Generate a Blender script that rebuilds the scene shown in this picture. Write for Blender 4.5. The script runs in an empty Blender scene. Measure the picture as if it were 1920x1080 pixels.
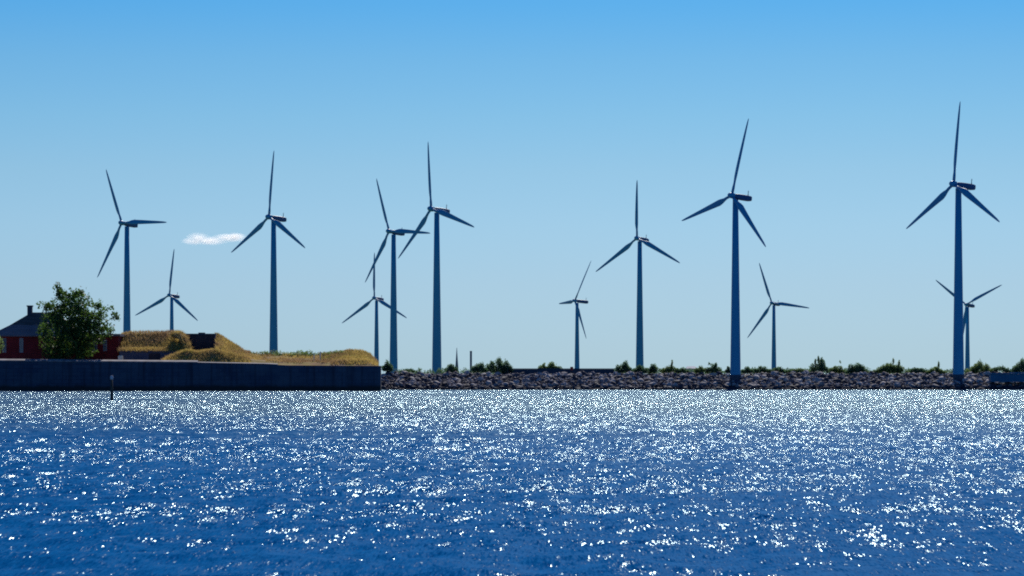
import bpy, bmesh, math, random
import numpy as np
from mathutils import Vector, Matrix, noise
C = bpy.context.scene.collection
S = bpy.context.scene
R = math.radians
F = 5333.3333          # focal length in pixels of a 1920-wide frame (100 mm lens on 36 mm)
EYE = 4.0              # eye height above the water
HOR = 700.0            # row of the horizon

# ------------------------------------------------------------------ camera, sky, sun, exposure
cam = bpy.data.cameras.new("camera"); cam.lens = 100; cam.sensor_width = 36
cam.shift_y = (HOR - 540) / 1920; cam.clip_start = 0.5; cam.clip_end = 60000
co = bpy.data.objects.new("camera", cam); C.objects.link(co)
co.location = (0, 0, EYE); co.rotation_euler = (R(90), 0, 0); S.camera = co
SUN_EL, SUN_AZ = R(34), R(7)       # ahead of the camera, a little to the right
w = bpy.data.worlds.new("World"); S.world = w; w.use_nodes = True
nt = w.node_tree; nt.nodes.clear()
sky = nt.nodes.new("ShaderNodeTexSky"); sky.sky_type = 'NISHITA'; sky.sun_disc = False
sky.sun_elevation = SUN_EL; sky.sun_rotation = SUN_AZ
sky.altitude = 0; sky.air_density = 1.0; sky.dust_density = 0.2; sky.ozone_density = 3.0
# the photograph's deep blue grade of the clear sky, by height above the horizon
tcw = nt.nodes.new("ShaderNodeTexCoord"); sep = nt.nodes.new("ShaderNodeSeparateXYZ"); nt.links.new(tcw.outputs['Generated'], sep.inputs[0])
grade = nt.nodes.new("ShaderNodeValToRGB"); el = grade.color_ramp.elements
STOPS = [(.0, (.362, .63, 1.16)), (.0112, (.386, .63, 1.11)), (.0319, (.426, .64, 1.03)), (.0524, (.445, .668, .99)), (.0711, (.433, .669, .935)),
         (.0896, (.381, .667, .926)), (.11, (.313, .646, .931)), (.1283, (.223, .62, .967)), (.30, (.13, .50, .97)), (1.0, (.12, .45, .95))]
el[0].position = 0; el[0].color = (*STOPS[0][1], 1); el[1].position = 1; el[1].color = (*STOPS[-1][1], 1)
for p_, c_ in STOPS[1:-1]:
    e_ = el.new(p_); e_.color = (*c_, 1)
nt.links.new(sep.outputs['Z'], grade.inputs[0])
hs = nt.nodes.new("ShaderNodeMix"); hs.data_type = 'RGBA'; hs.blend_type = 'MULTIPLY'; hs.inputs[0].default_value = 1
nt.links.new(sky.outputs[0], hs.inputs[6]); nt.links.new(grade.outputs[0], hs.inputs[7])
bg = nt.nodes.new("ShaderNodeBackground"); bg.inputs['Strength'].default_value = 0.08
wo = nt.nodes.new("ShaderNodeOutputWorld")
nt.links.new(hs.outputs[2], bg.inputs[0]); nt.links.new(bg.outputs[0], wo.inputs[0])
sl = bpy.data.lights.new("sun", 'SUN'); sl.energy = 4.0; sl.angle = R(0.5); sl.color = (1, .95, .87)
so = bpy.data.objects.new("sun", sl); C.objects.link(so)
sd = Vector((math.sin(SUN_AZ) * math.cos(SUN_EL), math.cos(SUN_AZ) * math.cos(SUN_EL), math.sin(SUN_EL)))
so.rotation_euler = (-sd).to_track_quat('-Z', 'Y').to_euler(); so.location = (60, 900, 700)
S.view_settings.view_transform = 'Standard'; S.view_settings.look = 'None'
S.view_settings.exposure = 0.0; S.view_settings.gamma = 1
S.render.engine = 'CYCLES'
S.cycles.use_denoising = False; S.cycles.filter_width = 1.9
S.cycles.max_bounces = 6; S.cycles.transparent_max_bounces = 8; S.cycles.volume_bounces = 4
S.cycles.sample_clamp_indirect = 10

# ------------------------------------------------------------------ helpers
def at(px, py, d):
    """The point at depth d that the photograph shows at pixel (px, py) of 1920 x 1080."""
    return Vector(((px - 960) / F * d, d, EYE + (HOR - py) / F * d))
def X(px, d): return (px - 960) / F * d
def Z(py, d): return EYE + (HOR - py) / F * d

def tag(o, label=None, cat=None, group=None, kind=None):
    if label: o['label'] = label
    if cat: o['category'] = cat
    if group: o['group'] = group
    if kind: o['kind'] = kind
    return o
def link(name, me, parent=None, mat=None, loc=None):
    o = bpy.data.objects.new(name, me); C.objects.link(o)
    if mat and me and not me.materials: me.materials.append(mat)
    if parent: o.parent = parent
    if loc is not None: o.location = loc
    return o
def empty(name, loc, rz=0):
    o = bpy.data.objects.new(name, None); C.objects.link(o); o.location = loc; o.rotation_euler = (0, 0, rz)
    o.empty_display_size = 1; return o
def mesh(name, v, f, smooth=False):
    me = bpy.data.meshes.new(name); me.from_pydata([tuple(p) for p in v], [], f); me.update()
    if smooth: me.polygons.foreach_set('use_smooth', [True] * len(me.polygons))
    return me
class MB:
    def __init__(s): s.bm = bmesh.new()
    def box(s, x0, x1, y0, y1, z0, z1, bev=0):
        r = bmesh.ops.create_cube(s.bm, size=1)['verts']
        for v in r: v.co = Vector((x0 + (v.co.x + .5) * (x1 - x0), y0 + (v.co.y + .5) * (y1 - y0), z0 + (v.co.z + .5) * (z1 - z0)))
        if bev:
            es = list({e for v in r for e in v.link_edges})
            bmesh.ops.bevel(s.bm, geom=es, offset=bev, segments=2, affect='EDGES')
        return s
    def tube(s, pts, radii, n=12, cap=True):
        rings = []
        for i, (p, r) in enumerate(zip(pts, radii)):
            p = Vector(p)
            d = (Vector(pts[min(i + 1, len(pts) - 1)]) - Vector(pts[max(i - 1, 0)])).normalized()
            a = d.orthogonal().normalized() if i == 0 else (a - d * a.dot(d)).normalized()
            b = d.cross(a)
            rings.append([s.bm.verts.new(p + (a * math.cos(t) + b * math.sin(t)) * r) for t in [2 * math.pi * k / n for k in range(n)]])
        for q, r2 in zip(rings, rings[1:]):
            for k in range(n):
                f = s.bm.faces.new((q[k], q[(k + 1) % n], r2[(k + 1) % n], r2[k])); f.smooth = True
        if cap:
            s.bm.faces.new(list(reversed(rings[0]))); s.bm.faces.new(rings[-1])
        return s
    def poly(s, verts, faces, smooth=False):
        vs = [s.bm.verts.new(v) for v in verts]
        for f in faces:
            ff = s.bm.faces.new([vs[i] for i in f]); ff.smooth = smooth
        return s
    def me(s, name):
        bmesh.ops.recalc_face_normals(s.bm, faces=s.bm.faces[:])
        m = bpy.data.meshes.new(name); s.bm.to_mesh(m); s.bm.free(); return m
    def build(s, name, mat, parent=None, loc=None):
        return link(name, s.me(name), parent, mat, loc)

# ------------------------------------------------------------------ materials
def newmat(name):
    m = bpy.data.materials.new(name); m.use_nodes = True
    return m, m.node_tree, m.node_tree.nodes, m.node_tree.nodes['Principled BSDF']
def noisy(name, c1, c2, scale=1.0, rough=.8, bump=.0, bscale=None, stretch=(1, 1, 1), spec=.3, detail=6, c3=None, island=0.0, wet=0):
    """Two or three colours mottled by noise over object space, with an optional bump."""
    m, t, N, b = newmat(name); L = t.links.new
    tc = N.new('ShaderNodeTexCoord'); mp = N.new('ShaderNodeMapping'); mp.inputs['Scale'].default_value = stretch
    L(tc.outputs['Object'], mp.inputs[0])
    n = N.new('ShaderNodeTexNoise'); n.inputs['Scale'].default_value = scale; n.inputs['Detail'].default_value = detail
    L(mp.outputs[0], n.inputs['Vector'])
    cr = N.new('ShaderNodeValToRGB'); e = cr.color_ramp.elements
    e[0].position = .36; e[0].color = (*c1, 1); e[1].position = .64; e[1].color = (*c2, 1)
    if c3: q = e.new(.5); q.color = (*c3, 1)
    fac = n.outputs[0]
    if island:
        g = N.new('ShaderNodeNewGeometry'); oi = N.new('ShaderNodeObjectInfo')
        a = N.new('ShaderNodeMath'); a.operation = 'ADD'; L(g.outputs['Random Per Island'], a.inputs[0]); L(oi.outputs['Random'], a.inputs[1])
        fr = N.new('ShaderNodeMath'); fr.operation = 'FRACT'; L(a.outputs[0], fr.inputs[0])
        mx = N.new('ShaderNodeMix'); mx.data_type = 'FLOAT'; mx.inputs[0].default_value = island
        L(n.outputs[0], mx.inputs[2]); L(fr.outputs[0], mx.inputs[3]); fac = mx.outputs[0]
    L(fac, cr.inputs[0]); colour = cr.outputs[0]
    if wet:                                   # weed and wet stone up to the tide line
        gp = N.new('ShaderNodeNewGeometry'); sz = N.new('ShaderNodeSeparateXYZ'); L(gp.outputs['Position'], sz.inputs[0])
        mr = N.new('ShaderNodeMapRange'); mr.inputs[1].default_value = wet * .5; mr.inputs[2].default_value = wet * 1.4; L(sz.outputs['Z'], mr.inputs[0])
        mw = N.new('ShaderNodeMix'); mw.data_type = 'RGBA'; L(mr.outputs[0], mw.inputs[0]); mw.inputs[6].default_value = (.03, .025, .04, 1); L(colour, mw.inputs[7]); colour = mw.outputs[2]
    L(colour, b.inputs['Base Color'])
    b.inputs['Roughness'].default_value = rough; b.inputs['Specular IOR Level'].default_value = spec
    if bump:
        n2 = N.new('ShaderNodeTexNoise'); n2.inputs['Scale'].default_value = bscale or scale * 4; n2.inputs['Detail'].default_value = 5
        L(mp.outputs[0], n2.inputs['Vector'])
        bp = N.new('ShaderNodeBump'); bp.inputs['Distance'].default_value = bump; L(n2.outputs[0], bp.inputs['Height']); L(bp.outputs[0], b.inputs['Normal'])
    m['ramp'] = cr.name
    return m
def leafmat(name, c1, c2, trans, tcol, mott=None, mscale=.12):
    m, t, N, b = newmat(name); L = t.links.new
    g = N.new('ShaderNodeNewGeometry'); cr = N.new('ShaderNodeValToRGB')
    cr.color_ramp.elements[0].color = (*c1, 1); cr.color_ramp.elements[1].color = (*c2, 1)
    L(g.outputs['Random Per Island'], cr.inputs[0]); colour = cr.outputs[0]
    tr = N.new('ShaderNodeBsdfTranslucent'); tr.inputs[0].default_value = (*tcol, 1)
    if mott:
        n = N.new('ShaderNodeTexNoise'); n.inputs['Scale'].default_value = mscale; n.inputs['Detail'].default_value = 4
        mp = N.new('ShaderNodeMapping'); mp.inputs['Scale'].default_value = (1, 1, 2.5); L(g.outputs['Position'], mp.inputs[0]); L(mp.outputs[0], n.inputs['Vector'])
        r2 = N.new('ShaderNodeValToRGB'); r2.color_ramp.elements[0].position = .42; r2.color_ramp.elements[1].position = .58; L(n.outputs[0], r2.inputs[0])
        for src, dst, cc in ((colour, b.inputs['Base Color'], mott), (None, tr.inputs[0], tuple(min(1, q * 1.3) for q in mott))):
            mw = N.new('ShaderNodeMix'); mw.data_type = 'RGBA'; L(r2.outputs[0], mw.inputs[0]); mw.inputs[7].default_value = (*cc, 1)
            if src: L(src, mw.inputs[6])
            else: mw.inputs[6].default_value = (*tcol, 1)
            L(mw.outputs[2], dst)
    else: L(colour, b.inputs['Base Color'])
    b.inputs['Roughness'].default_value = .6; b.inputs['Specular IOR Level'].default_value = .25
    mx = N.new('ShaderNodeMixShader'); mx.inputs[0].default_value = trans
    L(b.outputs[0], mx.inputs[1]); L(tr.outputs[0], mx.inputs[2]); L(mx.outputs[0], N['Material Output'].inputs[0])
    return m

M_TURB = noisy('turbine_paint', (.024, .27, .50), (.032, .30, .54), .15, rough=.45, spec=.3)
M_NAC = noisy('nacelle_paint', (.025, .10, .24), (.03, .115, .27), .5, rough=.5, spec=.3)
def wall_material():
    """Coursed stone blocks with run-off stains and a weed band at the tide line."""
    m, t, N, b = newmat('sea_wall_stone'); L = t.links.new
    g = N.new('ShaderNodeNewGeometry'); sp = N.new('ShaderNodeSeparateXYZ'); L(g.outputs['Position'], sp.inputs[0])
    cb = N.new('ShaderNodeCombineXYZ'); L(sp.outputs['X'], cb.inputs[0]); L(sp.outputs['Z'], cb.inputs[1])
    br = N.new('ShaderNodeTexBrick'); L(cb.outputs[0], br.inputs['Vector']); br.inputs['Scale'].default_value = 1
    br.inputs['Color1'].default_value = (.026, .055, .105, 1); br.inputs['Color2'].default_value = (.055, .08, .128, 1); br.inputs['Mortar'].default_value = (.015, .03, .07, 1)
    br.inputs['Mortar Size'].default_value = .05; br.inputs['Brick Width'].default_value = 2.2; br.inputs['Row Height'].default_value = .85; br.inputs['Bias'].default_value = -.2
    def nz(sx, sz, detail):
        mp = N.new('ShaderNodeMapping'); mp.inputs['Scale'].default_value = (sx, sz, 1); L(cb.outputs[0], mp.inputs[0])
        n = N.new('ShaderNodeTexNoise'); n.inputs['Scale'].default_value = 1; n.inputs['Detail'].default_value = detail; L(mp.outputs[0], n.inputs['Vector']); return n.outputs[0]
    def mr(x, a, b_, c, d):
        q = N.new('ShaderNodeMapRange'); L(x, q.inputs[0])
        for i, v in enumerate((a, b_, c, d)): q.inputs[i + 1].default_value = v
        return q.outputs[0]
    def mix(fac, c1, col2):
        q = N.new('ShaderNodeMix'); q.data_type = 'RGBA'; L(fac, q.inputs[0]); L(c1, q.inputs[6]); q.inputs[7].default_value = (*col2, 1); return q.outputs[2]
    c = mix(mr(nz(.12, .25, 5), .42, .66, 0, .8), br.outputs['Color'], (.065, .095, .14))
    c = mix(mr(nz(.9, .05, 4), .5, .68, 0, .75), c, (.012, .022, .045))
    wz = N.new('ShaderNodeMath'); wz.operation = 'MULTIPLY_ADD'; L(nz(.5, .5, 4), wz.inputs[0]); wz.inputs[1].default_value = -1.2; L(sp.outputs['Z'], wz.inputs[2])
    c = mix(mr(wz.outputs[0], .9, .2, 0, .9), c, (.016, .022, .022))
    L(c, b.inputs['Base Color']); b.inputs['Roughness'].default_value = .85; b.inputs['Specular IOR Level'].default_value = .3
    bp = N.new('ShaderNodeBump'); bp.inputs['Distance'].default_value = .05; L(nz(1.2, 2.5, 5), bp.inputs['Height']); L(bp.outputs[0], b.inputs['Normal'])
    return m
M_WALL = wall_material()
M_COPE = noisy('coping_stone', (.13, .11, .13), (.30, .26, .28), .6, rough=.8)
M_BRICK = noisy('casemate_brick', (.045, .03, .045), (.08, .055, .065), .8, rough=.85, bump=.04)
M_CONC = noisy('bunker_concrete', (.07, .07, .13), (.12, .11, .17), .4, rough=.85, bump=.03)
M_RED = noisy('red_house_wall', (.20, .012, .016), (.30, .02, .028), .5, rough=.75)
M_ROOF = noisy('roof_tile', (.075, .062, .062), (.13, .11, .11), .9, rough=.7, bump=.04, stretch=(.4, 1, 3))
M_ROOFLO = noisy('roof_eave_tile', (.15, .125, .15), (.22, .18, .21), .9, rough=.7, bump=.04, stretch=(.4, 1, 3))
M_CHIM = noisy('chimney_brick', (.03, .05, .09), (.05, .07, .11), 2, rough=.85)
M_FRAME = noisy('window_frame_paint', (.34, .30, .38), (.44, .40, .46), 2, rough=.5)
M_PANE = noisy('window_glass', (.03, .05, .10), (.04, .07, .13), 1, rough=.08, spec=.6)
M_EARTH = noisy('fort_earth', (.30, .17, .08), (.42, .27, .16), .25, rough=.95, bump=.08, bscale=1.2, c3=(.34, .25, .06), spec=.1)
M_ROCK = noisy('breakwater_rock', (.055, .045, .06), (.40, .34, .34), .7, rough=.8, bump=.06, bscale=2.5, c3=(.12, .095, .115), island=.6, wet=1.0)
M_BANK = noisy('bank_core', (.05, .045, .075), (.09, .08, .12), .5, rough=.95, spec=.1)
M_LAND = noisy('dry_land', (.16, .14, .06), (.26, .22, .10), .05, rough=.95, spec=.1)
M_BARK = noisy('bark', (.035, .028, .02), (.07, .055, .04), 1.5, rough=.9, bump=.03, stretch=(3, 3, .6))
M_LEAF = leafmat('tree_leaves', (.012, .036, .018), (.07, .12, .03), .34, (.16, .30, .05))
M_BUSH = leafmat('bush_leaves', (.04, .10, .075), (.09, .16, .09), .42, (.17, .30, .13))
M_BUSHY = leafmat('bush_leaves_pale', (.07, .13, .06), (.15, .21, .08), .45, (.25, .36, .12))
M_GRASS = leafmat('dry_grass_blades', (.36, .255, .085), (.58, .44, .17), .5, (.66, .48, .14), (.31, .20, .10), .1)
M_GRASSG = leafmat('green_grass_blades', (.14, .15, .03), (.30, .26, .06), .45, (.42, .38, .08), (.26, .19, .06), .15)
M_DARKW = noisy('dark_concrete', (.035, .06, .10), (.055, .08, .12), .5, rough=.85)
M_POST = noisy('weathered_post', (.025, .03, .03), (.05, .05, .045), 3, rough=.8)
M_PALE = noisy('pale_paint', (.6, .58, .55), (.72, .7, .66), 2, rough=.6)
M_STEEL = noisy('mast_steel', (.10, .17, .22), (.16, .23, .28), 2, rough=.5)
M_BLUE = noisy('blue_sheet_metal', (.008, .12, .24), (.012, .15, .28), .5, rough=.5)
M_REDP = noisy('red_paint', (.35, .03, .02), (.45, .05, .03), 2, rough=.5)
M_GREY = noisy('distant_render', (.35, .38, .46), (.45, .48, .55), .3, rough=.8)

# ------------------------------------------------------------------ water
WSLOPE, WROUGH, WF = 1.0, .185, .03
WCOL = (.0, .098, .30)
def water_material():
    """Blue body colour under a glossy skin whose normals follow wind ripples too fine for the mesh."""
    m, t, N, b = newmat('sea_water'); L = t.links.new
    N.remove(b)
    tc = N.new('ShaderNodeTexCoord')
    def nz(scale, sx, sy, detail, rough=.6, col=True, off=0):
        mp = N.new('ShaderNodeMapping'); mp.inputs['Scale'].default_value = (sx, sy, 1); mp.inputs['Location'].default_value = (off, off * 2, 0); L(tc.outputs['Object'], mp.inputs[0])
        n = N.new('ShaderNodeTexNoise'); n.inputs['Scale'].default_value = scale; n.inputs['Detail'].default_value = detail
        n.inputs['Roughness'].default_value = rough
        L(mp.outputs[0], n.inputs['Vector']); return n.outputs['Color' if col else 0]
    def vm(op, a, c):
        q = N.new('ShaderNodeVectorMath'); q.operation = op
        for i, v in enumerate((a, c)):
            if isinstance(v, tuple): q.inputs[i].default_value = v
            elif v is not None: L(v, q.inputs[i])
        return q.outputs[0]
    def scale(a, k):
        q = N.new('ShaderNodeVectorMath'); q.operation = 'SCALE'; L(a, q.inputs[0])
        if isinstance(k, (int, float)): q.inputs['Scale'].default_value = k
        else: L(k, q.inputs['Scale'])
        return q.outputs[0]
    fine = vm('SUBTRACT', nz(15.0, 1, .10, 2), (.5, .5, .5))
    mid = vm('SUBTRACT', nz(2.2, 1, .2, 3, off=4), (.5, .5, .5))
    big = vm('SUBTRACT', nz(.16, .3, 1.5, 3, off=9), (.5, .5, .5))
    gust = nz(.045, .22, 1, 5, .62, col=False, off=2)      # cat's-paws: rougher and calmer patches
    amp = N.new('ShaderNodeMapRange'); amp.inputs[1].default_value = .36; amp.inputs[2].default_value = .64
    amp.inputs[3].default_value = .62; amp.inputs[4].default_value = 1.36; L(gust, amp.inputs[0])
    # ripple slopes raised along Y to thicken the far glitter, in long cross-wind lanes
    sx = N.new('ShaderNodeSeparateXYZ'); L(tc.outputs['Object'], sx.inputs[0])
    wob = N.new('ShaderNodeMath'); wob.operation = 'MULTIPLY_ADD'; L(nz(.012, 1, 1, 3, col=False, off=5), wob.inputs[0]); wob.inputs[1].default_value = .5; wob.inputs[2].default_value = .75
    yy = N.new('ShaderNodeMath'); yy.operation = 'MULTIPLY'; L(sx.outputs['Y'], yy.inputs[0]); L(wob.outputs[0], yy.inputs[1])
    y7 = N.new('ShaderNodeMath'); y7.operation = 'MULTIPLY'; L(yy.outputs[0], y7.inputs[0]); y7.inputs[1].default_value = 1 / 700
    lane = N.new('ShaderNodeValToRGB'); lane.color_ramp.interpolation = 'B_SPLINE'; e = lane.color_ramp.elements
    LANES = [(0.0, .74), (.085, .80), (.105, .96), (.12, 1.16), (.135, 1.1), (.155, 1.3), (.2, 1.5), (.222, 1.0), (.30, 1.0), (.335, 1.5), (.5, 1.5), (1.0, 1.5)]
    e[0].position = 0; e[0].color = (LANES[0][1] / 2,) * 3 + (1,); e[1].position = 1; e[1].color = (LANES[-1][1] / 2,) * 3 + (1,)
    for p_, c_ in LANES[1:-1]:
        q = e.new(p_); q.color = (c_ / 2,) * 3 + (1,)
    L(y7.outputs[0], lane.inputs[0])
    am2 = N.new('ShaderNodeMath'); am2.operation = 'MULTIPLY'; L(amp.outputs[0], am2.inputs[0]); L(lane.outputs[0], am2.inputs[1])
    am3 = N.new('ShaderNodeMath'); am3.operation = 'MULTIPLY'; L(am2.outputs[0], am3.inputs[0]); am3.inputs[1].default_value = 2
    amp = am3
    sl = vm('ADD', scale(vm('ADD', scale(fine, 1.15), scale(mid, .75)), amp.outputs[0]), scale(big, .42))
    sl = vm('MULTIPLY', sl, (WSLOPE * 1.9, WSLOPE, 0))
    g = N.new('ShaderNodeNewGeometry')
    nn = N.new('ShaderNodeVectorMath'); nn.operation = 'NORMALIZE'; L(vm('ADD', g.outputs['Normal'], sl), nn.inputs[0])
    df = N.new('ShaderNodeBsdfDiffuse'); df.inputs[0].default_value = (*WCOL, 1)
    # body colour painted darker and greyer with distance, standing in for grazing reflection
    graze = N.new('ShaderNodeMapRange'); L(yy.outputs[0], graze.inputs[0]); graze.inputs[1].default_value = 150; graze.inputs[2].default_value = 330
    bc = N.new('ShaderNodeMix'); bc.data_type = 'RGBA'; L(graze.outputs[0], bc.inputs[0]); bc.inputs[6].default_value = (*WCOL, 1); bc.inputs[7].default_value = (.035, .09, .17, 1)
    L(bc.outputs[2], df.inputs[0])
    L(nn.outputs[0], df.inputs['Normal'])
    gl = N.new('ShaderNodeBsdfGlossy'); gl.inputs['Roughness'].default_value = WROUGH; gl.inputs[0].default_value = (.66, .88, .97, 1)
    L(nn.outputs[0], gl.inputs['Normal'])
    mx = N.new('ShaderNodeMixShader')
    fr = N.new('ShaderNodeMapRange'); L(y7.outputs[0], fr.inputs[0]); fr.inputs[1].default_value = .10; fr.inputs[2].default_value = .5; fr.inputs[3].default_value = WF; fr.inputs[4].default_value = .12  # gloss raised along Y in place of grazing Fresnel, to whiten the far band
    L(fr.outputs[0], mx.inputs[0]); L(df.outputs[0], mx.inputs[1]); L(gl.outputs[0], mx.inputs[2])
    L(mx.outputs[0], N['Material Output'].inputs[0])
    return m
def wave_mesh():
    g = np.random.default_rng(12)
    ys = [40.0]
    while ys[-1] < 702: ys.append(ys[-1] + max(.22, .0008 * ys[-1]))
    ys = np.array(ys); us = np.linspace(-1, 1, 760)
    Y = np.repeat(ys[:, None], len(us), 1); XX = us[None, :] * (.27 * ys[:, None] + 18)
    H = np.zeros_like(Y); Hs = np.zeros_like(Y)
    # gusty strength of the short waves
    for i in range(46):
        lam = .9 * (5 / .9) ** g.random(); k = 2 * math.pi / lam
        th = R(-35) + R(48) * g.normal()                      # wind from the left and a little ahead
        a = .020 * lam / (2 * math.pi) * 1.0
        H += a * np.sin(k * (np.cos(th) * XX + np.sin(th) * Y) + g.uniform(0, 6.28))
    P = np.stack([XX, Y, H], 2).reshape(-1, 3)
    ny, nx = Y.shape
    idx = np.arange(ny * nx).reshape(ny, nx)
    Q = np.stack([idx[:-1, :-1], idx[:-1, 1:], idx[1:, 1:], idx[1:, :-1]], 2).reshape(-1, 4)
    # the calm sheet beyond, a little lower
    n0 = len(P); P = np.concatenate([P, [(-9000, -400, -.6), (9000, -400, -.6), (9000, 30000, -.6), (-9000, 30000, -.6)]])
    Q = np.concatenate([Q, [[n0, n0 + 1, n0 + 2, n0 + 3]]])
    me = bpy.data.meshes.new('water')
    me.vertices.add(len(P)); me.vertices.foreach_set('co', P.astype(np.float32).ravel())
    me.loops.add(Q.size); me.loops.foreach_set('vertex_index', Q.astype(np.int32).ravel())
    me.polygons.add(len(Q)); me.polygons.foreach_set('loop_start', np.arange(0, Q.size, 4, dtype=np.int32))
    me.polygons.foreach_set('use_smooth', np.ones(len(Q), bool))
    me.update(calc_edges=True); return me
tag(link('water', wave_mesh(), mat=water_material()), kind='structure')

# ------------------------------------------------------------------ shore: land sheet, bank, rocks
BY0, BY1 = 687.0, 706.0
def bank_z(x, y):
    t = min(1, max(0, (y - BY0) / (BY1 - BY0)))
    crest = 3.7 + .25 * noise.noise(Vector((x * .03, 3.1, 0))) + .12 * noise.noise(Vector((x * .2, 9.1, 0)))
    return -.8 + (crest + .8) * t ** .85
xs = np.arange(-190, 330, 2.0); ys = list(np.arange(BY0, BY1 + .1, 1.9))
v = [(x, y, bank_z(x, y)) for y in ys for x in xs]; n = len(xs)
f = [(j * n + i, j * n + i + 1, (j + 1) * n + i + 1, (j + 1) * n + i) for j in range(len(ys) - 1) for i in range(n - 1)]
# the crest runs on as a flat strip and then dips to the land behind
b0 = len(v); v += [(x, BY1 + 6, bank_z(x, BY1) - .1) for x in xs] + [(x, BY1 + 14, 3.3) for x in xs]
j0 = (len(ys) - 1) * n
f += [(j0 + i, j0 + i + 1, b0 + i + 1, b0 + i) for i in range(n - 1)] + [(b0 + i, b0 + i + 1, b0 + n + i + 1, b0 + n + i) for i in range(n - 1)]
tag(link('shore_bank', mesh('shore_bank', v, f, True), mat=M_BANK), kind='structure')
tag(link('land', mesh('land', [(-2500, BY1 + 4, 3.35), (2500, BY1 + 4, 3.35), (2500, 2600, 3.35), (-2500, 2600, 3.35)], [(0, 1, 2, 3)]), mat=M_LAND), kind='structure')

rng = random.Random(5)
def rock_mesh(seed, sub=2):
    bm = bmesh.new(); bmesh.ops.create_icosphere(bm, subdivisions=sub, radius=1)
    o = Vector((seed * 7.3, seed * 1.7, 0)); r = random.Random(seed)
    cuts = [(Vector((r.uniform(-1, 1), r.uniform(-1, 1), r.uniform(-.6, 1))).normalized(), r.uniform(.55, .8)) for _ in range(9)]
    for p in bm.verts:
        q = p.co.copy()
        for nn, d in cuts:
            e = q.dot(nn) - d
            if e > 0: q -= nn * e * .92
        q *= 1 + .10 * noise.noise(q * 2.2 + o)
        p.co = Vector((q.x * 1.15, q.y, q.z * .8))
    m = bpy.data.meshes.new('rock'); bm.to_mesh(m); bm.free(); m.materials.append(M_ROCK); return m
ROCKS = [rock_mesh(i) for i in range(8)]
places = []
x0, x1 = X(705, 690), X(1935, 690)
y = BY0 + 1.0
while y < BY1 + .5:
    x = x0 + rng.uniform(0, 1.5)
    while x < x1:
        s = rng.choice((.26, .3, .35, .4, .45, .52, .64, .95)) * rng.uniform(.9, 1.15)
        yy = y + rng.uniform(-.6, .6)
        if yy < 703 and any(abs(x - X(c, 701)) < .5 + max(0, yy - 696.5) * .22 for c in (1379, 1797)) and yy > 695.5: x += s * 1.5; continue
        places.append((x, yy, bank_z(x, yy) + s * .12 + max(0, .5 * noise.noise(Vector((x * .12, yy * .2, 2)))), s))
        x += s * rng.uniform(1.3, 1.8)
    y += .9
order = sorted(range(len(places)), key=lambda i: -places[i][3] * (1.0 + .3 * rng.random()) )
single = set(order[:290])
RL = 'grey violet boulder in the long rock breakwater below the wind turbines'
bv, bf = [], []
vcache = [(np.array([p.co[:] for p in m.vertices]), [tuple(p.vertices) for p in m.polygons]) for m in [rock_mesh(20 + i, 1) for i in range(6)]]
for i, (x, yy, z, s) in enumerate(places):
    rot = Matrix.Rotation(rng.uniform(0, 6.28), 3, 'Z') @ Matrix.Rotation(rng.uniform(-.5, .5), 3, 'X') @ Matrix.Rotation(rng.uniform(-.5, .5), 3, 'Y')
    if i in single:
        o = bpy.data.objects.new('boulder', rng.choice(ROCKS)); C.objects.link(o)
        o.location = (x, yy, z); o.rotation_euler = rot.to_euler(); o.scale = (s, s, s)
        tag(o, RL, 'boulder', 'boulders of the breakwater')
    else:
        vv, ff = vcache[i % 6]; k = len(bv)
        bv.extend((vv * s) @ np.array(rot).T + np.array((x, yy, z)))
        bf.extend(tuple(a + k for a in q) for q in ff)
tag(link('breakwater_rubble', mesh('breakwater_rubble', bv, bf), mat=M_ROCK), 'smaller grey violet rocks packed between the boulders of the breakwater', kind='stuff')

# ------------------------------------------------------------------ foliage, grass
def leaf_cloud(lobes, n, size, seed, gap=.0, gscale=.5, shell=.45):
    """Leaf-sized quads spread through ellipsoid lobes (centre, radii); noise opens gaps."""
    g = np.random.default_rng(seed); wt = np.array([l[3] * l[4] * l[5] for l in lobes]) ** .75; wt /= wt.sum()
    P = []
    while len(P) < n:
        l = lobes[g.choice(len(lobes), p=wt)]
        d = g.normal(size=3); d /= np.linalg.norm(d)
        q = np.array(l[:3]) + d * np.array(l[3:]) * g.random() ** shell * (1 + .12 * g.normal())
        if gap and noise.noise(Vector(q) * gscale + Vector((seed, 0, 0))) < gap - .5: continue
        P.append(q)
    P = np.array(P); m = len(P)
    a = g.normal(size=(m, 3)); a /= np.linalg.norm(a, axis=1)[:, None]
    b = np.cross(a, g.normal(size=(m, 3))); b /= np.linalg.norm(b, axis=1)[:, None]
    s = size * g.uniform(.55, 1.25, size=(m, 1))
    V = np.stack([P - a * s, P + b * s * .55, P + a * s, P - b * s * .55], 1).reshape(-1, 3)
    Fc = np.arange(4 * m).reshape(-1, 4)
    return V, [tuple(q) for q in Fc.tolist()]
def limbs(base, tips, r0, parent, mat=M_BARK, name='trunk'):
    mb = MB(); base = Vector(base)
    top = base + (sum((Vector(t) for t in tips), Vector()) / len(tips) - base) * .42
    mid = (base + top) / 2 + Vector((.12, .1, 0)) * r0
    mb.tube([base - Vector((0, 0, .3)), mid, top], [r0 * 1.25, r0, r0 * .8], 8)
    for k, t in enumerate(tips):
        t = Vector(t); st = mid.lerp(top, .35 + .65 * ((k * 37) % 10) / 10)
        m2 = st.lerp(t, .5) + Vector((0, 0, .08 * (t - st).length))
        mb.tube([st, m2, t], [r0 * .55, r0 * .32, r0 * .1], 6)
    return mb.build(name, mat, parent)
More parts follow.
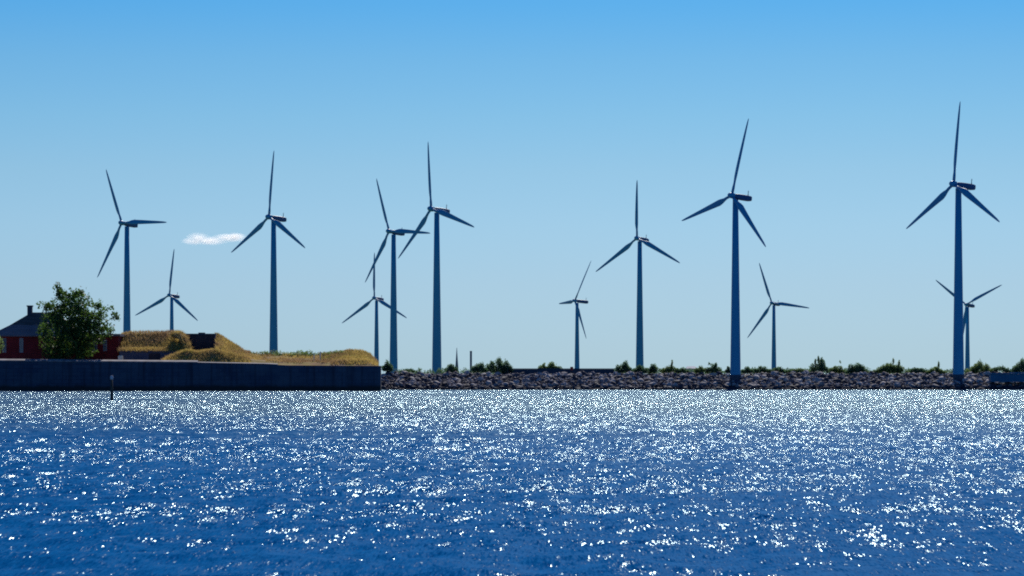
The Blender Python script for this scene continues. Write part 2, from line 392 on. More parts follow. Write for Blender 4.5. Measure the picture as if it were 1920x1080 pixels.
def plant(name, cat, label, lobes, n, size, seed, d, mat, base_py, group=None, gap=.25, r0=.12, gscale=.6, stems=4, shell=.45):
    """lobes: (px, py, rx_px, ry_px, dy m) at depth d."""
    k = d / F
    wl = [(X(px, d + dy), d + dy, Z(py, d + dy), rx * k, max(rx, ry) * k * .8, ry * k) for px, py, rx, ry, dy in lobes]
    bx = sum(l[0] for l in wl) / len(wl)
    root = empty(name, (bx, d, Z(base_py, d))); tag(root, label, cat, group)
    off = np.array(root.location)
    V, Fc = leaf_cloud(wl, n, size, seed, gap, gscale, shell)
    link('crown' if cat == 'tree' else 'foliage', mesh('foliage', V - off, Fc), root, mat)
    tips = [Vector(l[:3]) - Vector(off) for l in wl]
    limbs((0, 0, -.3), tips[:max(stems, 1)] if len(tips) > 1 else tips, r0, root, name='trunk' if cat == 'tree' else 'stem')
    return root
def blades(pts, hmin, hmax, wd, seed, lean=.35):
    g = np.random.default_rng(seed); P = np.array(pts); m = len(P)
    a = g.uniform(0, 6.28, m); h = g.uniform(hmin, hmax, m)
    d = np.stack([np.cos(a), np.sin(a), np.zeros(m)], 1) * wd * .5
    t = P + np.stack([g.normal(0, lean, m) * h, g.normal(0, lean, m) * h, h], 1)
    V = np.stack([P - d, P + d, t], 1).reshape(-1, 3)
    return V, [tuple(q) for q in np.arange(3 * m).reshape(-1, 3).tolist()]

# ------------------------------------------------------------------ the fort: sea wall, ground, casemates
FD = 646.0
def interp(px, pts): return float(np.interp(px, [p[0] for p in pts], [p[1] for p in pts]))
WTOP = [(-400, 676.5), (0, 677.5), (370, 680.5), (500, 683), (540, 685), (714, 686)]
def wall_top(px): return Z(interp(px, WTOP), FD)
wall = empty('sea_wall', (X(350, FD), FD, 0))
tag(wall, 'long dark stone sea wall of the island fort, rising straight from the water', 'wall')
wo_ = Vector(wall.location)
mb = MB(); cols = list(range(-400, 700, 20)) + [714]
vs = []
for px in cols:
    x, zt = X(px, FD), wall_top(px)
    vs += [Vector((x, FD, -2)) - wo_, Vector((x, FD + .25, zt)) - wo_, Vector((x, FD + 2.2, zt)) - wo_, Vector((x, FD + 2.2, -2)) - wo_]
fs = []
for i in range(len(cols) - 1):
    a, b = 4 * i, 4 * i + 4
    fs += [(a, b, b + 1, a + 1), (a + 1, b + 1, b + 2, a + 2), (a + 2, b + 2, b + 3, a + 3)]
fs += [(0, 1, 2, 3), tuple(len(vs) - 4 + k for k in (3, 2, 1, 0))]
# return wall running back from the right-hand corner
xr, zr = X(714, FD), wall_top(714)
q = len(vs)
for (xx, yy) in ((xr - .05, FD + 2.2), (xr - 7, FD + 54)):
    vs += [Vector((xx, yy, -2)) - wo_, Vector((xx, yy, zr)) - wo_, Vector((xx - 2, yy, zr)) - wo_, Vector((xx - 2, yy, -2)) - wo_]
fs += [(q, q + 4, q + 5, q + 1), (q + 1, q + 5, q + 6, q + 2), (q + 2, q + 6, q + 7, q + 3), (q + 4, q + 7, q + 6, q + 5), (q, q + 1, q + 2, q + 3)]
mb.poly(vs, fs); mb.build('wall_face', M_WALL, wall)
mb = MB()
segs = list(range(-400, 521, 10))
for a, b in zip(segs, segs[1:]):
    za, zb = wall_top(a), wall_top(b)
    h = .26 if b <= 375 else .14
    p = [Vector((X(a, FD), FD + .1, za + .003)), Vector((X(b, FD), FD + .1, zb + .003)), Vector((X(b, FD), FD + .1, zb + h)), Vector((X(a, FD), FD + .1, za + h))]
    p += [u + Vector((0, 1.6, (.34 if h > .2 else .15) if k_ > 1 else 0)) for k_, u in enumerate(p)]
    mb.poly([u - wo_ for u in p], [(0, 1, 2, 3), (3, 2, 6, 7), (4, 7, 6, 5), (0, 3, 7, 4), (1, 5, 6, 2)])
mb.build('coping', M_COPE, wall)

BACK = [(-400, 640), (150, 640), (200, 632), (225, 627), (240, 624), (300, 622), (325, 622), (337, 623), (345, 624), (350, 629), (353, 640), (400, 640), (402, 626), (415, 631), (430, 641), (445, 651), (458, 660), (480, 663), (560, 665), (600, 664), (640, 661), (655, 658), (680, 659), (695, 666), (706, 677), (714, 686), (730, 700)]
FRONT = [(-400, 678), (298, 680), (316, 669), (335, 662), (350, 657), (370, 661), (400, 657), (420, 661), (450, 668), (480, 675), (560, 679), (625, 679), (645, 675), (690, 675), (708, 684), (714, 686.5), (730, 700)]
def sm(a, b, x):
    t = min(1, max(0, (x - a) / (b - a))); return t * t * (3 - 2 * t)
def fort_z(x, y):
    px = 960 + x / y * F
    zb = Z(interp(px, WTOP), FD) - .05 if px < 714 else 2.0
    zf, zk = Z(interp(px, FRONT), 655), Z(interp(px, BACK), 671 if px < 352 else 667)
    if px < 225: t2 = sm(676, 684, y)
    elif px < 352: t2 = min(1, max(0, (y - 660) / 13)) ** .85
    elif px < 403: t2 = min(1, max(0, (y - 665.5) / 5))
    else: t2 = min(1, max(0, (y - 656.5) / 11.5))
    z = zb + (zf - zb) * sm(648.2, 654, y)
    z = z + (zk - z) * t2
    return z + .14 * noise.noise(Vector((x * .35, y * .35, 0))) + .06 * noise.noise(Vector((x * 1.1, y * 1.1, 5)))
gx = np.arange(-150, -29.4, .55); gy = np.concatenate([np.arange(FD + 2.1, 672, .6), np.arange(672, 701, 4)])
v = []
for yy in gy:
    for x in gx:
        lim = X(714, FD) - .3 - 7 * max(0, (yy - FD - 2)) / 52
        v.append((min(x, lim), yy, fort_z(min(x, lim), yy)))
n = len(gx)
f = [(j * n + i, j * n + i + 1, (j + 1) * n + i + 1, (j + 1) * n + i) for j in range(len(gy) - 1) for i in range(n - 1)]
tag(link('fort_ground', mesh('fort_ground', v, f, True), mat=M_EARTH), kind='structure')

def scatter(n, pxa, pxb, ya, yb, seed, keep=lambda px, y: True):
    r = random.Random(seed); out = []
    while len(out) < n:
        y = r.uniform(ya, yb); px = r.uniform(pxa, pxb)
        if not keep(px, y): continue
        x = X(px, y); out.append((x, y, fort_z(x, y) - .03))
    return out
pd = scatter(16000, 226, 470, 649, 674, 1, lambda px, y: not (340 < px < 404 and y > 664) and not (px < 335 and y < 663) or (px > 303 and y < 657 and px < 340))
pd += scatter(5500, 620, 709, 650, 671, 2)
pd += scatter(3200, 470, 630, 652, 669, 3, lambda px, y: noise.noise(Vector((px * .03, y * .4, 0))) > -.1)
V, Fc = blades(pd, .25, .75, .13, 1)
tag(link('dry_grass', mesh('dry_grass', V, Fc), mat=M_GRASS), 'dry golden grass on the fort mounds', kind='stuff')
pg = scatter(2600, 226, 460, 652, 672, 4, lambda px, y: not (338 < px < 404 and y > 664) and not (px < 335 and (y < 663 or (px * 7 + int(y * 3)) % 5)) and noise.noise(Vector((px * .035, y * .3, 7))) > .0)
pg += scatter(1500, 600, 700, 658, 670, 5)
V, Fc = blades(pg, .25, .7, .14, 2)
tag(link('green_grass', mesh('green_grass', V, Fc), mat=M_GRASSG), 'olive green grass patches on the fort mounds', kind='stuff')
# rounded grassy shoulder running down the end of the left mound
sp_ = [Vector((X(px, d), d, Z(py, d))) for px, py, d in ((326, 628, 668), (337, 629, 665), (345, 637, 662), (350, 648, 659), (352, 660, 656.5))]
MB().tube(sp_, [.7, .8, .75, .65, .5], 10).build('fort_shoulder', M_EARTH)['kind'] = 'structure'
r_ = random.Random(21); ps = []
for _ in range(1500):
    j = r_.randrange(4); c_ = sp_[j].lerp(sp_[j + 1], r_.random()); t = r_.uniform(-.4, 3.5)
    ps.append((c_.x + math.cos(t) * .75, c_.y + r_.uniform(-.6, .6), c_.z + math.sin(t) * .7))
V, Fc = blades(ps, .3, .8, .13, 23, .7)
tag(link('shoulder_grass', mesh('shoulder_grass', V, Fc), mat=M_GRASS), 'golden grass on the rounded shoulder beside the dark casemate', kind='stuff')
# low scrub along the crest of the flat stretch
k = 667 / F
sl_ = [(X(px, 666), 666 + (i % 3), Z(665 + 2 * math.sin(i), 666), 12 * k, 1.2, (3.2 + 1.6 * abs(math.sin(i * 1.7))) * k * 1.6) for i, px in enumerate(range(462, 690, 10))]
V, Fc = leaf_cloud(sl_, 3200, .22, 44, .2, 1.2)
tag(link('scrub', mesh('scrub', V, Fc), mat=M_BUSHY), 'low dark green scrub along the crest of the flat fort ground', kind='stuff')

# earth-covered bunker: concrete front under the left-hand grass mound
bk = empty('bunker', (X(282, 660), 660, 6)); tag(bk, 'low concrete bunker front under the overhanging grass mound beside the red house', 'bunker'); o_ = Vector(bk.location)
def lb(mb, pxa, pxb, pya, pyb, d, depth, o_, bev=0):
    mb.box(X(pxa, d) - o_.x, X(pxb, d) - o_.x, d - o_.y, d + depth - o_.y, Z(pyb, d) - o_.z, Z(pya, d) - o_.z, bev); return mb
lb(MB(), 224, 338, 658, 684, 660, 4, o_).build('wall', M_CONC, bk)
lb(MB(), 279, 300, 662, 681, 659.9, 1, o_).build('doorway', M_BRICK, bk)
# grass lip hanging over the front
r_ = random.Random(8); lip = [(X(px, 660.2), 660.4 + r_.uniform(-.5, 2.2), 0) for px in [r_.uniform(222, 342) for _ in range(2600)]]
lip = [(x, y, Z(661, 660) + (y - 659.9) * .3) for x, y, _ in lip]
V, Fc = blades(lip, .3, .9, .14, 9, .5)
link('grass_lip', mesh('grass_lip', V - np.array(o_), Fc), bk, M_GRASS)
cs = empty('casemate', (X(373, 660), 660, 6)); tag(cs, 'dark brick casemate block between the two grass mounds', 'casemate'); o_ = Vector(cs.location)
lb(MB(), 338, 403, 628, 668, 665, 6, o_).build('wall', M_BRICK, cs)
lb(MB(), 336, 404.5, 625.5, 627.9, 664.8, 6.4, o_).build('roof_slab', M_DARKW, cs)
lb(MB(), 371, 384, 623.5, 625.4, 667, 2, o_, .1).build('vent', M_DARKW, cs)
lb(MB(), 402, 404.5, 628, 664, 664.7, .28, o_).build('quoin', M_CONC, cs)
# boundary stone and two pale marker posts
st = MB().box(-.55, .55, -.4, .4, 0, 1.5, .12).build('boundary_stone', M_PALE, loc=(X(226, 653), 653, Z(679, 653)))
tag(st, 'squat cream stone block on the sea wall at the end of the red house', 'stone')
for px, hh, lab in ((589, 660, 'shorter of the two thin pale posts standing in the scrub of the fort'), (600.5, 659, 'taller of the two thin pale posts standing in the scrub of the fort')):
    p = MB().tube([(0, 0, 0), (0, 0, Z(hh, 656) - Z(678, 656) - (.3 if px < 595 else 0))], [.13, .10], 8).build('marker_post', M_PALE, loc=(X(px, 656), 656, Z(678, 656)))
    tag(p, lab, 'post', 'pale marker posts on the fort')

# red house
hd = 664.0
hs_ = empty('red_house', (X(70, hd), hd, Z(680, hd))); tag(hs_, 'dark red house with a grey hipped roof and one chimney behind the big tree', 'house'); o_ = Vector(hs_.location)
def hp(px, py, d): return at(px, py, d) - o_
lb(MB(), -14, 158, 630, 684, hd, 9, o_).build('wall', M_RED, hs_)
wg = lb(MB(), 158, 222, 630.5, 684, hd + .4, 7, o_).build('wing_wall', M_RED, hs_)
ew, yb = 8.2, hd + 9.8
ez = Z(629, hd) - o_.z; kz = Z(609, hd) - o_.z; rz_ = Z(585, hd) - o_.z
xl, xr2 = X(-20, hd) - o_.x, X(163, hd) - o_.x
kl, kr = X(17, hd) - o_.x, X(132, hd) - o_.x
rl, rr = X(53, hd) - o_.x, X(96, hd) - o_.x
f0, b0_ = hd - .8 - o_.y, yb - o_.y; ym = (f0 + b0_) / 2
fk, bk2 = f0 + 2.3, b0_ - 2.3
MB().poly([(xl, f0, ez), (xr2, f0, ez), (xr2, b0_, ez), (xl, b0_, ez), (kl, fk, kz), (kr, fk, kz), (kr, bk2, kz), (kl, bk2, kz), (xl, f0, ez - .25), (xr2, f0, ez - .25), (xr2, b0_, ez - .25), (xl, b0_, ez - .25)],
          [(0, 1, 5, 4), (1, 2, 6, 5), (2, 3, 7, 6), (3, 0, 4, 7), (8, 9, 1, 0), (9, 10, 2, 1), (10, 11, 3, 2), (11, 8, 0, 3), (8, 11, 10, 9)]).build('eave_roof', M_ROOFLO, hs_)
rf = MB().poly([(kl, fk, kz), (kr, fk, kz), (kr, bk2, kz), (kl, bk2, kz), (rl, ym, rz_), (rr, ym, rz_)],
          [(0, 1, 5, 4), (1, 2, 5), (2, 3, 4, 5), (3, 0, 4)]).build('roof', M_ROOF, hs_)
cx = X(55.5, hd + 4) - o_.x
ch = MB().box(cx - .55, cx + .55, ym - .5, ym + .5, rz_ - 1.2, Z(575, hd + 4) - o_.z).build('chimney', M_CHIM, rf)
MB().box(cx - .7, cx + .7, ym - .65, ym + .65, Z(575, hd + 4) - o_.z + .003, Z(572.6, hd + 4) - o_.z).build('chimney_cap', M_CHIM, rf)
lb(MB(), 156, 225, 626, 630.3, hd - .1, 8, o_).build('wing_roof', M_ROOFLO, hs_)
for px, pya, pyb, ww in ((40, 634, 661, 7), (8, 634, 661, 7), (178.5, 637, 658, 7), (197, 637, 658, 7)):
    d = hd + (.4 if px > 150 else 0)
    mb = MB(); t = .14 * F / d
    for a, b, c, e in ((px - ww / 2, px - ww / 2 + t, pya, pyb), (px + ww / 2 - t, px + ww / 2, pya, pyb), (px - ww / 2 + t, px + ww / 2 - t, pya, pya + t), (px - ww / 2 + t, px + ww / 2 - t, pyb - t, pyb), (px - t * .35, px + t * .35, pya + t, pyb - t), (px - ww / 2 + t, px - t * .35, (pya + pyb) / 2 - t * .3, (pya + pyb) / 2 + t * .3), (px + t * .35, px + ww / 2 - t, (pya + pyb) / 2 - t * .3, (pya + pyb) / 2 + t * .3)):
        lb(mb, a, b, c, e, d - .09, .15, o_)
    wn = mb.build('window', M_FRAME, hs_)
    lb(MB(), px - ww / 2 + t, px + ww / 2 - t, pya + t, pyb - t, d - .03, .06, o_).build('pane', M_PANE, wn)

# big tree in front of the house, and the bush at the edge of the frame
plant('broadleaf_tree', 'tree', 'big broadleaf tree with dark glossy crown in front of the red house',
      [(122, 575, 27, 34, 2), (150, 580, 28, 34, -1), (109, 546, 10, 18, 1), (148, 547, 10, 12, 0), (132, 552, 14, 12, 1), (182, 588, 22, 20, 2), (186, 572, 7, 12, 0), (208, 574, 9, 9, 1), (216, 594, 10, 11, 0),
       (78, 572, 10, 8, 0), (92, 575, 12, 12, 1), (100, 592, 24, 24, 0), (130, 622, 52, 42, 0), (196, 618, 20, 17, 1), (84, 622, 16, 18, 0), (105, 655, 30, 26, 0), (150, 655, 34, 26, -1), (165, 615, 40, 28, 0), (188, 640, 8, 6, 0)],
      13000, .34, 3, 656, M_LEAF, 682, gap=.37, r0=.42, gscale=.62, stems=14, shell=.5)
plant('round_bush', 'bush', 'green bush cut by the left edge beside the red house', [(-2, 646, 10, 15, 0), (-9, 640, 12, 16, 1)], 700, .28, 6, 655, M_BUSHY, 680)

# channel post in the water
pd_ = 412.0
cp = empty('channel_post', (X(209.5, pd_), pd_, 0)); tag(cp, 'thin dark post standing in the water with a pale lamp on top', 'post')
MB().tube([(0, 0, -2), (.02, 0, 1.6), (-.02, 0, Z(712, pd_))], [.2, .19, .15], 10).build('pole', M_POST, cp)
MB().tube([(0, 0, Z(712, pd_)), (0, 0, Z(711, pd_)), (0, 0, Z(710.8, pd_)), (0, 0, Z(706, pd_)), (0, 0, Z(704, pd_))], [.12, .2, .22, .24, .08], 12).build('lamp', M_GREY, cp)

# ------------------------------------------------------------------ wind turbines
TILT = R(5)
def blade_mesh(Rb=22.0):
    st = [(.5, .78, .78, 0, 0), (2.2, .76, .76, 0, 0), (3.2, .95, .66, 20, .05), (4.4, 1.5, .5, 18, .12), (5.6, 1.78, .42, 16, .16), (7.4, 1.64, .33, 12, .12), (10, 1.45, .26, 8, .05), (13, 1.22, .20, 5, 0), (16, 1.0, .15, 3, -.02), (18.5, .80, .11, 2, -.02), (20.5, .60, .08, 1, 0), (21.6, .36, .05, 0, .02), (22, .08, .02, 0, .03)]
    v, f = [], []; n = 14
    for j, (r, c, th, tw, _) in enumerate(st):
        a = R(tw); rd = j < 2
        for k in range(n):
            t = 2 * math.pi * k / n
            if rd: x, y = c / 2 * math.cos(t), th / 2 * math.sin(t)
            else:
                u = .5 * (1 + math.cos(t)); x = c * (u - .66); y = th * .5 * math.sin(t) * (.35 + .65 * min(1, (u * 1.6)))
            # leading edge towards +X (clockwise seen from the front); bend slightly upwind to the tip
            v.append((x * math.cos(a) + y * math.sin(a), -x * math.sin(a) + y * math.cos(a) , r))
    for j in range(len(st) - 1):
        for k in range(n): f.append((j * n + k, j * n + (k + 1) % n, (j + 1) * n + (k + 1) % n, (j + 1) * n + k))
    f += [tuple(reversed(range(n))), tuple((len(st) - 1) * n + k for k in range(n))]
    m = mesh('blade', v, f, True); m.materials.append(M_TURB); return m
def nacelle_mesh():
    """Along +Y from behind the rotor to the tail; origin on the rotor axis at the hub centre."""
    st = [(.7, .5, .52, -.45), (1.2, .64, .62, -.6), (2.2, .78, .70, -.86), (4.0, .86, .74, -.92), (6.2, .86, .70, -.9), (6.9, .74, .58, -.78), (7.15, .42, .3, -.45)]
    v, f = [], []; n = 20
    for (y, hw, zt, zb) in st:
        for k in range(n):
            t = 2 * math.pi * k / n; c, s = math.cos(t), math.sin(t)
            sx = math.copysign(abs(c) ** .55, c); sz = math.copysign(abs(s) ** .55, s)
            v.append((hw * sx, y, (zt + zb) / 2 + (zt - zb) / 2 * sz))
    for j in range(len(st) - 1):
        for k in range(n): f.append((j * n + k, j * n + (k + 1) % n, (j + 1) * n + (k + 1) % n, (j + 1) * n + k))
    f += [tuple(reversed(range(n))), tuple((len(st) - 1) * n + k for k in range(n))]
    m = mesh('nacelle', v, f, True); m.materials.append(M_NAC); return m
def hub_mesh():
    mb = MB(); mb.tube([(0, -1.35, 0), (0, -1.2, 0), (0, -.8, 0), (0, -.1, 0), (0, .72, 0)], [.12, .45, .72, .85, .78], 18)
    m = mb.me('hub'); m.materials.append(M_TURB); return m
def mast_mesh():
    mb = MB(); mb.tube([(0, 6.0, .66), (0, 6.0, 1.2), (0, 6.0, 2.15)], [.16, .10, .06], 8)
    mb.tube([(-.28, 6.0, 1.75), (.28, 6.0, 1.75)], [.045, .045], 6)
    m = mb.me('mast'); m.materials.append(M_STEEL); return m
BLADE, NAC, HUB, MAST = blade_mesh(), nacelle_mesh(), hub_mesh(), mast_mesh()
# hub px, hub py, yaw seen from the camera, blade phase, blade length px, tower px, blade flap, label
TURBINES = [
 (228.3, 418.4, 47.5, -28.6, 118.9, 238, -1.6, 'tall wind turbine rising right beside the big tree, one blade level to the right'),
 (317.6, 553.5, 38.7, 4.5, 87.3, 322, 1.0, 'small wind turbine whose tower rises behind the rounded grass mound'),
 (504.3, 407.1, 50.5, -0.3, 126.0, 513, -0.9, 'tall wind turbine beside the small white cloud, behind the flat fort scrub'),
 (701.8, 558.8, 35.2, -3.0, 85.9, 706, 0.1, 'small wind turbine half hidden behind a taller one at the end of the fort wall'),
 (729.5, 433.9, 49.3, -26.1, 114.5, 738, -1.5, 'tall wind turbine just off the fort corner, its level blade crossing its neighbour'),
 (808.4, 392.0, 51.6, -12.7, 132.9, 819, -2, 'tall wind turbine on the breakwater, first to the right of the crossing pair'),
 (1080.5, 563.7, 63.7, 28.1, 85.1, 1082, -5.4, 'small slender wind turbine rising behind the dark low wall, one blade edge-on'),
 (1194.3, 447.0, 34.6, -3.5, 110.7, 1199.5, -0.5, 'tall wind turbine with the round dark bush at its foot, one blade straight up'),
 (1374.0, 366.8, 49.0, 13.6, 147.3, 1379, 0.3, 'tall wind turbine with its top blade leaning right, mid-breakwater'),
 (1447.2, 568.2, 31.2, -22.4, 82.7, 1451, 0, 'small wind turbine behind the breakwater with one blade nearly level to the right'),
 (1788.2, 345.3, 50.1, 0.0, 156.6, 1797, -0.9, 'largest and nearest wind turbine, standing at the right end of the breakwater'),
 (1811.6, 571.1, 31.4, -55.0, 83.8, 1814, 0.8, 'small wind turbine hidden behind the largest one, two blades raised in a V'),
]
for (hx, hy, psi, th, rp, tx, cone, lab) in TURBINES:
    d = F * 22 / rp; small = rp < 95
    onbank = rp > 140; k = 1.0; base = 3.3
    if onbank: k = 701 / d; d = 701; base = 2.1       # these two stand in the rocks of the bank itself
    zh = Z(hy, d)
    yaw = R(psi) + math.atan((tx - 960) / F)
    root = empty('wind_turbine', (X(tx, d), d, base), -yaw)
    tag(root, lab, 'wind turbine', 'wind turbines along the far shore')
    root.scale = (k, k, k)
    over = max(1.2, (tx - hx) * d / F / math.sin(R(psi))) / k      # rotor overhang in front of the tower
    H = (zh - base) / k
    Mt = Matrix.Translation((0, -over, H)) @ Matrix.Rotation(-TILT, 4, 'X')
    ztop = H - .95 + over * math.tan(TILT) * -1
    rb, rt = (1.5, .78) if not small else (1.25, .72)
    mb = MB(); zz = [-.5, 0, ztop * .33, ztop * .66, ztop]
    mb.tube([(0, 0, z) for z in zz], [rb + .02, rb, rb + (rt - rb) * .34, rb + (rt - rb) * .68, rt], 32)
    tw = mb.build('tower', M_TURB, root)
    if onbank: MB().tube([(0, 0, -2), (0, 0, .1), (0, 0, 1.5), (0, 0, 1.75)], [1.62, 1.62, 1.6, 1.56], 24).build('foundation', M_DARKW, root)
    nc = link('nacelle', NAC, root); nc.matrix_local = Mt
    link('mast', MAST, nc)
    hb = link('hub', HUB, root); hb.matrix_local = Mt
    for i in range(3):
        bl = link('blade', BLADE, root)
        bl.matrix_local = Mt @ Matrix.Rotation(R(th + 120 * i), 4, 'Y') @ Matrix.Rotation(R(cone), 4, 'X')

# ------------------------------------------------------------------ bushes and small things on the breakwater crest
B = 'bushes along the breakwater crest'
BUSHES = [
 (705, 716, 736, 676, 699, 'dark bush at the corner of the fort wall by the crossed turbines', 0),
 (722, 751, 782, 692, 701, 'low dark shrub on the rocks just right of the crossed turbine pair', 0),
 (712, 833, 858, 683, 701, 'small dark bush at the foot of the thin pointed mast', 0),
 (712, 884, 914, 680, 700, 'ragged bush beside the thin square post', 0),
 (716, 910, 962, 670, 701, 'widest domed bush on the breakwater, right of the thin square post', 1),
 (720, 1008, 1054, 678, 700, 'wide green bush in the middle of the dark low wall', 2),
 (714, 1154, 1184, 676, 701, 'round dark ball-shaped bush just left of a tall turbine', 0),
 (718, 1186, 1214, 685, 701, 'low bush hugging the foot of the tall turbine by the ball-shaped bush', 1),
 (720, 1212, 1238, 683, 701, 'first knobbly bush to the right of the tall turbine by the ball-shaped bush', 1),
 (720, 1240, 1270, 684, 701, 'bush with one thin top sprig left of the pale distant building', 2),
 (720, 1268, 1292, 690, 701, 'very low bush right under the pale distant building', 1),
 (720, 1303, 1324, 687, 701, 'low bush just right of the pale distant building', 2),
 (720, 1322, 1350, 683, 701, 'twin-topped bush left of the turbine with the leaning blade', 1),
 (716, 1360, 1371, 688, 700, 'tiny bush touching the left of the turbine with the leaning blade', 1),
 (716, 1390, 1412, 688, 701, 'tiny bush to the right of the turbine with the leaning blade', 1),
 (722, 1408, 1446, 687, 701, 'long flat bush left of the small turbine with the level blade', 0),
 (722, 1444, 1474, 688, 701, 'long flat bush across the foot of the small turbine with the level blade', 0),
 (722, 1472, 1520, 691, 701, 'lowest flat strip of bush before the spiky bush', 2),
 (714, 1519, 1554, 672, 702, 'spiky-topped dark bush above the pale ledge', 0),
 (718, 1554, 1586, 685, 702, 'dull low shrub with a thin upright shoot right of the spiky bush', 2),
 (716, 1584, 1628, 680, 703, 'square-shouldered dark bush between spiky bush and bright green bush', 0),
 (716, 1636, 1704, 680, 703, 'bright green bush with two thin upright shoots', 2),
 (718, 1698, 1740, 688, 703, 'smooth low bush right of the bright green bush', 1),
 (718, 1736, 1774, 687, 703, 'low bush with a forked sprig left of the largest turbine', 2),
 (714, 1812, 1862, 676, 705, 'tall rounded green bush just right of the largest turbine', 2),
 (716, 1852, 1900, 686, 705, 'long low green bush above the blue shed', 1),
 (712, 1898, 1936, 672, 705, 'dark bush cut by the right edge above the blue shed', 0),
]
for i, (d, xa, xb, yt, yb, lab, kind) in enumerate(BUSHES):
    r = random.Random(100 + i); cx, hw = (xa + xb) / 2, (xb - xa) / 2 * 1.12; yt -= 1.5; hh = yb - yt
    nl = max(3, int(hw / 4)); lobes = []
    for k in range(nl):
        u = (k + .5) / nl * 2 - 1
        tp = hh * (.95 * math.sqrt(max(.15, 1 - u * u * .85))) * (r.uniform(.72, 1.0) if k != nl // 2 else 1)
        lobes.append((cx + u * hw * .82, yb - tp * .52, hw / nl * 1.55, tp * .5, r.uniform(-1, 1)))
    if 'spiky' in lab and 'before' not in lab and 'right' not in lab: lobes += [(cx - 2, yt + 4, 2, 8, 0), (cx + 4, yt + 7, 2, 7, 0), (cx - 8, yt + 8, 2, 6, 0)]
    if 'shoot' in lab or 'sprig' in lab: lobes += [(cx + 5, yt - 1, 1.6, 7, 0)] + ([(cx + 16, yt + 2, 1.8, 6, 0)] if 'two' in lab else [])
    if 'twin' in lab: lobes += [(cx - 6, yt + 4, 3, 6, 0), (cx + 6, yt + 4, 3, 6, 0)]
    area = (xb - xa) * hh
    plant('bush', 'bush', lab, lobes, int(400 + area * 2.6), .19, 50 + i, d, (M_BUSH, M_BUSH, M_BUSHY)[kind], yb, B, gap=.12, r0=.08, stems=3)

# continuous low scrub behind the crest
sc = []
r = random.Random(77)
for pa, pb in ((745, 960), (1150, 1372), (1388, 1530), (1545, 1790), (1800, 1935)):
    px = pa
    while px < pb:
        d = 724 + r.uniform(-4, 6); k = d / F; top = r.uniform(688.5, 694); 
        sc.append((X(px, d), d, Z((top + 703) / 2, d), r.uniform(5, 10) * k, 1.0, (703 - top) / 2 * k)); px += r.uniform(4, 9)
V, Fc = leaf_cloud(sc, 16000, .2, 91, .2, .5)
tag(link('undergrowth', mesh('undergrowth', V, Fc), mat=M_BUSH), 'low dull green scrub filling the gaps between the breakwater bushes', kind='stuff')
dw = empty('low_wall', (X(1050, 716), 716, 3.3)); tag(dw, 'long low dark wall behind the rocks, on both sides of the small slender turbine', 'wall'); o_ = Vector(dw.location)
lb(MB(), 940, 1152, 692, 706, 716, .6, o_).build('wall', M_DARKW, dw)
lb(MB(), 939, 1153, 690.8, 691.9, 715.85, .9, o_).build('coping', M_DARKW, dw)
rb_ = empty('red_marker', (X(1072, 713), 713, Z(700, 713))); tag(rb_, 'small red box marker on a short post at the foot of the small slender turbine', 'marker')
MB().tube([(0, 0, -.3), (0, 0, .8)], [.08, .08], 8).build('post', M_POST, rb_)
MB().box(-.38, .38, -.15, .15, .8, 1.65, .05).build('box', M_REDP, rb_)
ms = MB().tube([(0, 0, 0), (0, 0, 1.8), (0, 0, 3.2), (0, 0, Z(652, 730) - Z(701, 730))], [.42, .40, .28, .05], 10).build('mast', M_STEEL, loc=(X(856.5, 730), 730, Z(701, 730)))
tag(ms, 'thin pointed mast tapering to a spike above the breakwater', 'mast')
pp = empty('square_post', (X(883, 722), 722, Z(701, 722))); tag(pp, 'thin square dark post standing at the left of the ragged bush', 'post')
MB().box(-.27, .27, -.27, .27, 0, Z(659, 722) - Z(701, 722), .04).build('shaft', M_STEEL, pp)
MB().box(-.31, .31, -.31, .31, Z(659, 722) - Z(701, 722) + .003, Z(658, 722) - Z(701, 722)).build('cap', M_DARKW, pp)
# distant pale building
db = empty('distant_building', (X(1297, 1900), 1900, 3.35)); tag(db, 'faint pale building with a pitched roof far behind the breakwater', 'building'); o_ = Vector(db.location)
lb(MB(), 1287, 1307, 691, 702, 1900, 12, o_).build('wall', M_GREY, db)
a, b, zr0, zr1 = X(1286, 1900) - o_.x, X(1308, 1900) - o_.x, Z(690.9, 1900) - o_.z, Z(686.5, 1900) - o_.z
MB().poly([(a, -.5, zr0), (b, -.5, zr0), (b, 12.5, zr0), (a, 12.5, zr0), (a + 1.5, 6, zr1), (b - 1.5, 6, zr1)], [(0, 1, 5, 4), (1, 2, 5), (2, 3, 4, 5), (3, 0, 4), (0, 3, 2, 1)]).build('roof', M_GREY, db)
# pale concrete ledge and the blue shed at the end of the breakwater
lg = MB().box(-3.4, 3.4, -.8, .8, -.5, .22, .05).build('concrete_ledge', M_COPE, loc=(X(1532, 705), 705, Z(704, 705)))
tag(lg, 'narrow pale concrete ledge on the rocks under the spiky bush', 'ledge')
bs = empty('blue_shed', (X(1895, 692), 692, Z(714, 692))); tag(bs, 'long low bright blue metal shed on the rocks at the right end', 'shed'); o_ = Vector(bs.location)
mb = MB(); lb(mb, 1858, 1975, 701.5, 716, 692, 3, o_)
for px in range(1861, 1975, 6): lb(mb, px, px + 2, 702, 716, 691.93, .075, o_)
mb.build('body', M_BLUE, bs)
lb(MB(), 1856, 1976, 699.6, 701.3, 691.7, 3.7, o_).build('roof', M_BLUE, bs)
lb(MB(), 1897, 1976, 697.6, 699.4, 692.1, 2.8, o_).build('roof_box', M_BLUE, bs)

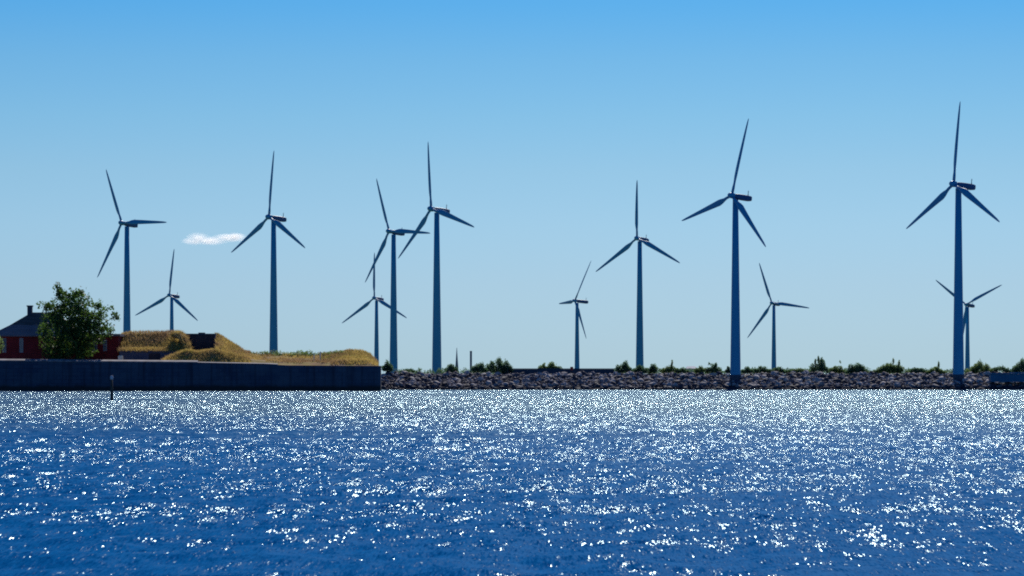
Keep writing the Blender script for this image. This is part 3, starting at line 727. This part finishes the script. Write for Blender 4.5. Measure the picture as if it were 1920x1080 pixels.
# ------------------------------------------------------------------ the one small cloud
def cloud():
    d = 5200.0; k = d / F
    root_loc = at(400, 449, d)
    m, t, N, b = newmat('cloud_vapour'); L = t.links.new; N.remove(b)
    tc = N.new('ShaderNodeTexCoord')
    n = N.new('ShaderNodeTexNoise'); n.inputs['Scale'].default_value = .04; n.inputs['Detail'].default_value = 2; L(tc.outputs['Object'], n.inputs['Vector'])
    at_ = N.new('ShaderNodeVectorMath'); at_.operation = 'MULTIPLY'
    # soft ellipsoid lobes summed in object space (metres)
    total = None
    for (px, py, rx, ry) in ((372, 447, 22, 11), (362, 452, 20, 7), (395, 451, 34, 8), (425, 446, 26, 8), (441, 445, 22, 8)):
        mp = N.new('ShaderNodeMapping'); c = at(px, py, d) - root_loc
        mp.inputs['Scale'].default_value = (1 / (rx * k), 1 / (14 * k), 1 / (ry * k)); mp.inputs['Location'].default_value = (-c.x / (rx * k), 0, -c.z / (ry * k))
        L(tc.outputs['Object'], mp.inputs[0])
        ln = N.new('ShaderNodeVectorMath'); ln.operation = 'LENGTH'; L(mp.outputs[0], ln.inputs[0])
        mr = N.new('ShaderNodeMapRange'); mr.inputs[1].default_value = 1.15; mr.inputs[2].default_value = .1; mr.inputs[3].default_value = 0; mr.inputs[4].default_value = 1
        L(ln.outputs['Value'], mr.inputs[0])
        if total is None: total = mr.outputs[0]
        else:
            a = N.new('ShaderNodeMath'); a.operation = 'MAXIMUM'; L(total, a.inputs[0]); L(mr.outputs[0], a.inputs[1]); total = a.outputs[0]
    s1 = N.new('ShaderNodeMath'); s1.operation = 'MULTIPLY_ADD'; L(n.outputs[0], s1.inputs[0]); s1.inputs[1].default_value = 1.1; s1.inputs[2].default_value = -.25
    s2 = N.new('ShaderNodeMath'); s2.operation = 'MULTIPLY'; L(total, s2.inputs[0]); L(s1.outputs[0], s2.inputs[1])
    s3 = N.new('ShaderNodeMath'); s3.operation = 'MULTIPLY'; L(s2.outputs[0], s3.inputs[0]); s3.inputs[1].default_value = CLD; s3.use_clamp = False
    s4 = N.new('ShaderNodeMath'); s4.operation = 'MAXIMUM'; L(s3.outputs[0], s4.inputs[0]); s4.inputs[1].default_value = 0
    vol = N.new('ShaderNodeVolumePrincipled'); vol.inputs['Color'].default_value = (1, .965, .93, 1); vol.inputs['Anisotropy'].default_value = .6
    L(s4.outputs[0], vol.inputs['Density']); L(vol.outputs[0], N['Material Output'].inputs['Volume'])
    mb = MB(); r = bmesh.ops.create_icosphere(mb.bm, subdivisions=3, radius=1)
    for p in r['verts']: p.co = Vector((p.co.x * 85 * k, p.co.y * 26 * k, p.co.z * 26 * k))
    o = mb.build('cloud', m, loc=root_loc); tag(o, 'single small white cloud low in the clear blue sky', 'cloud', kind='stuff'); return o
CLD = .24
cloud()
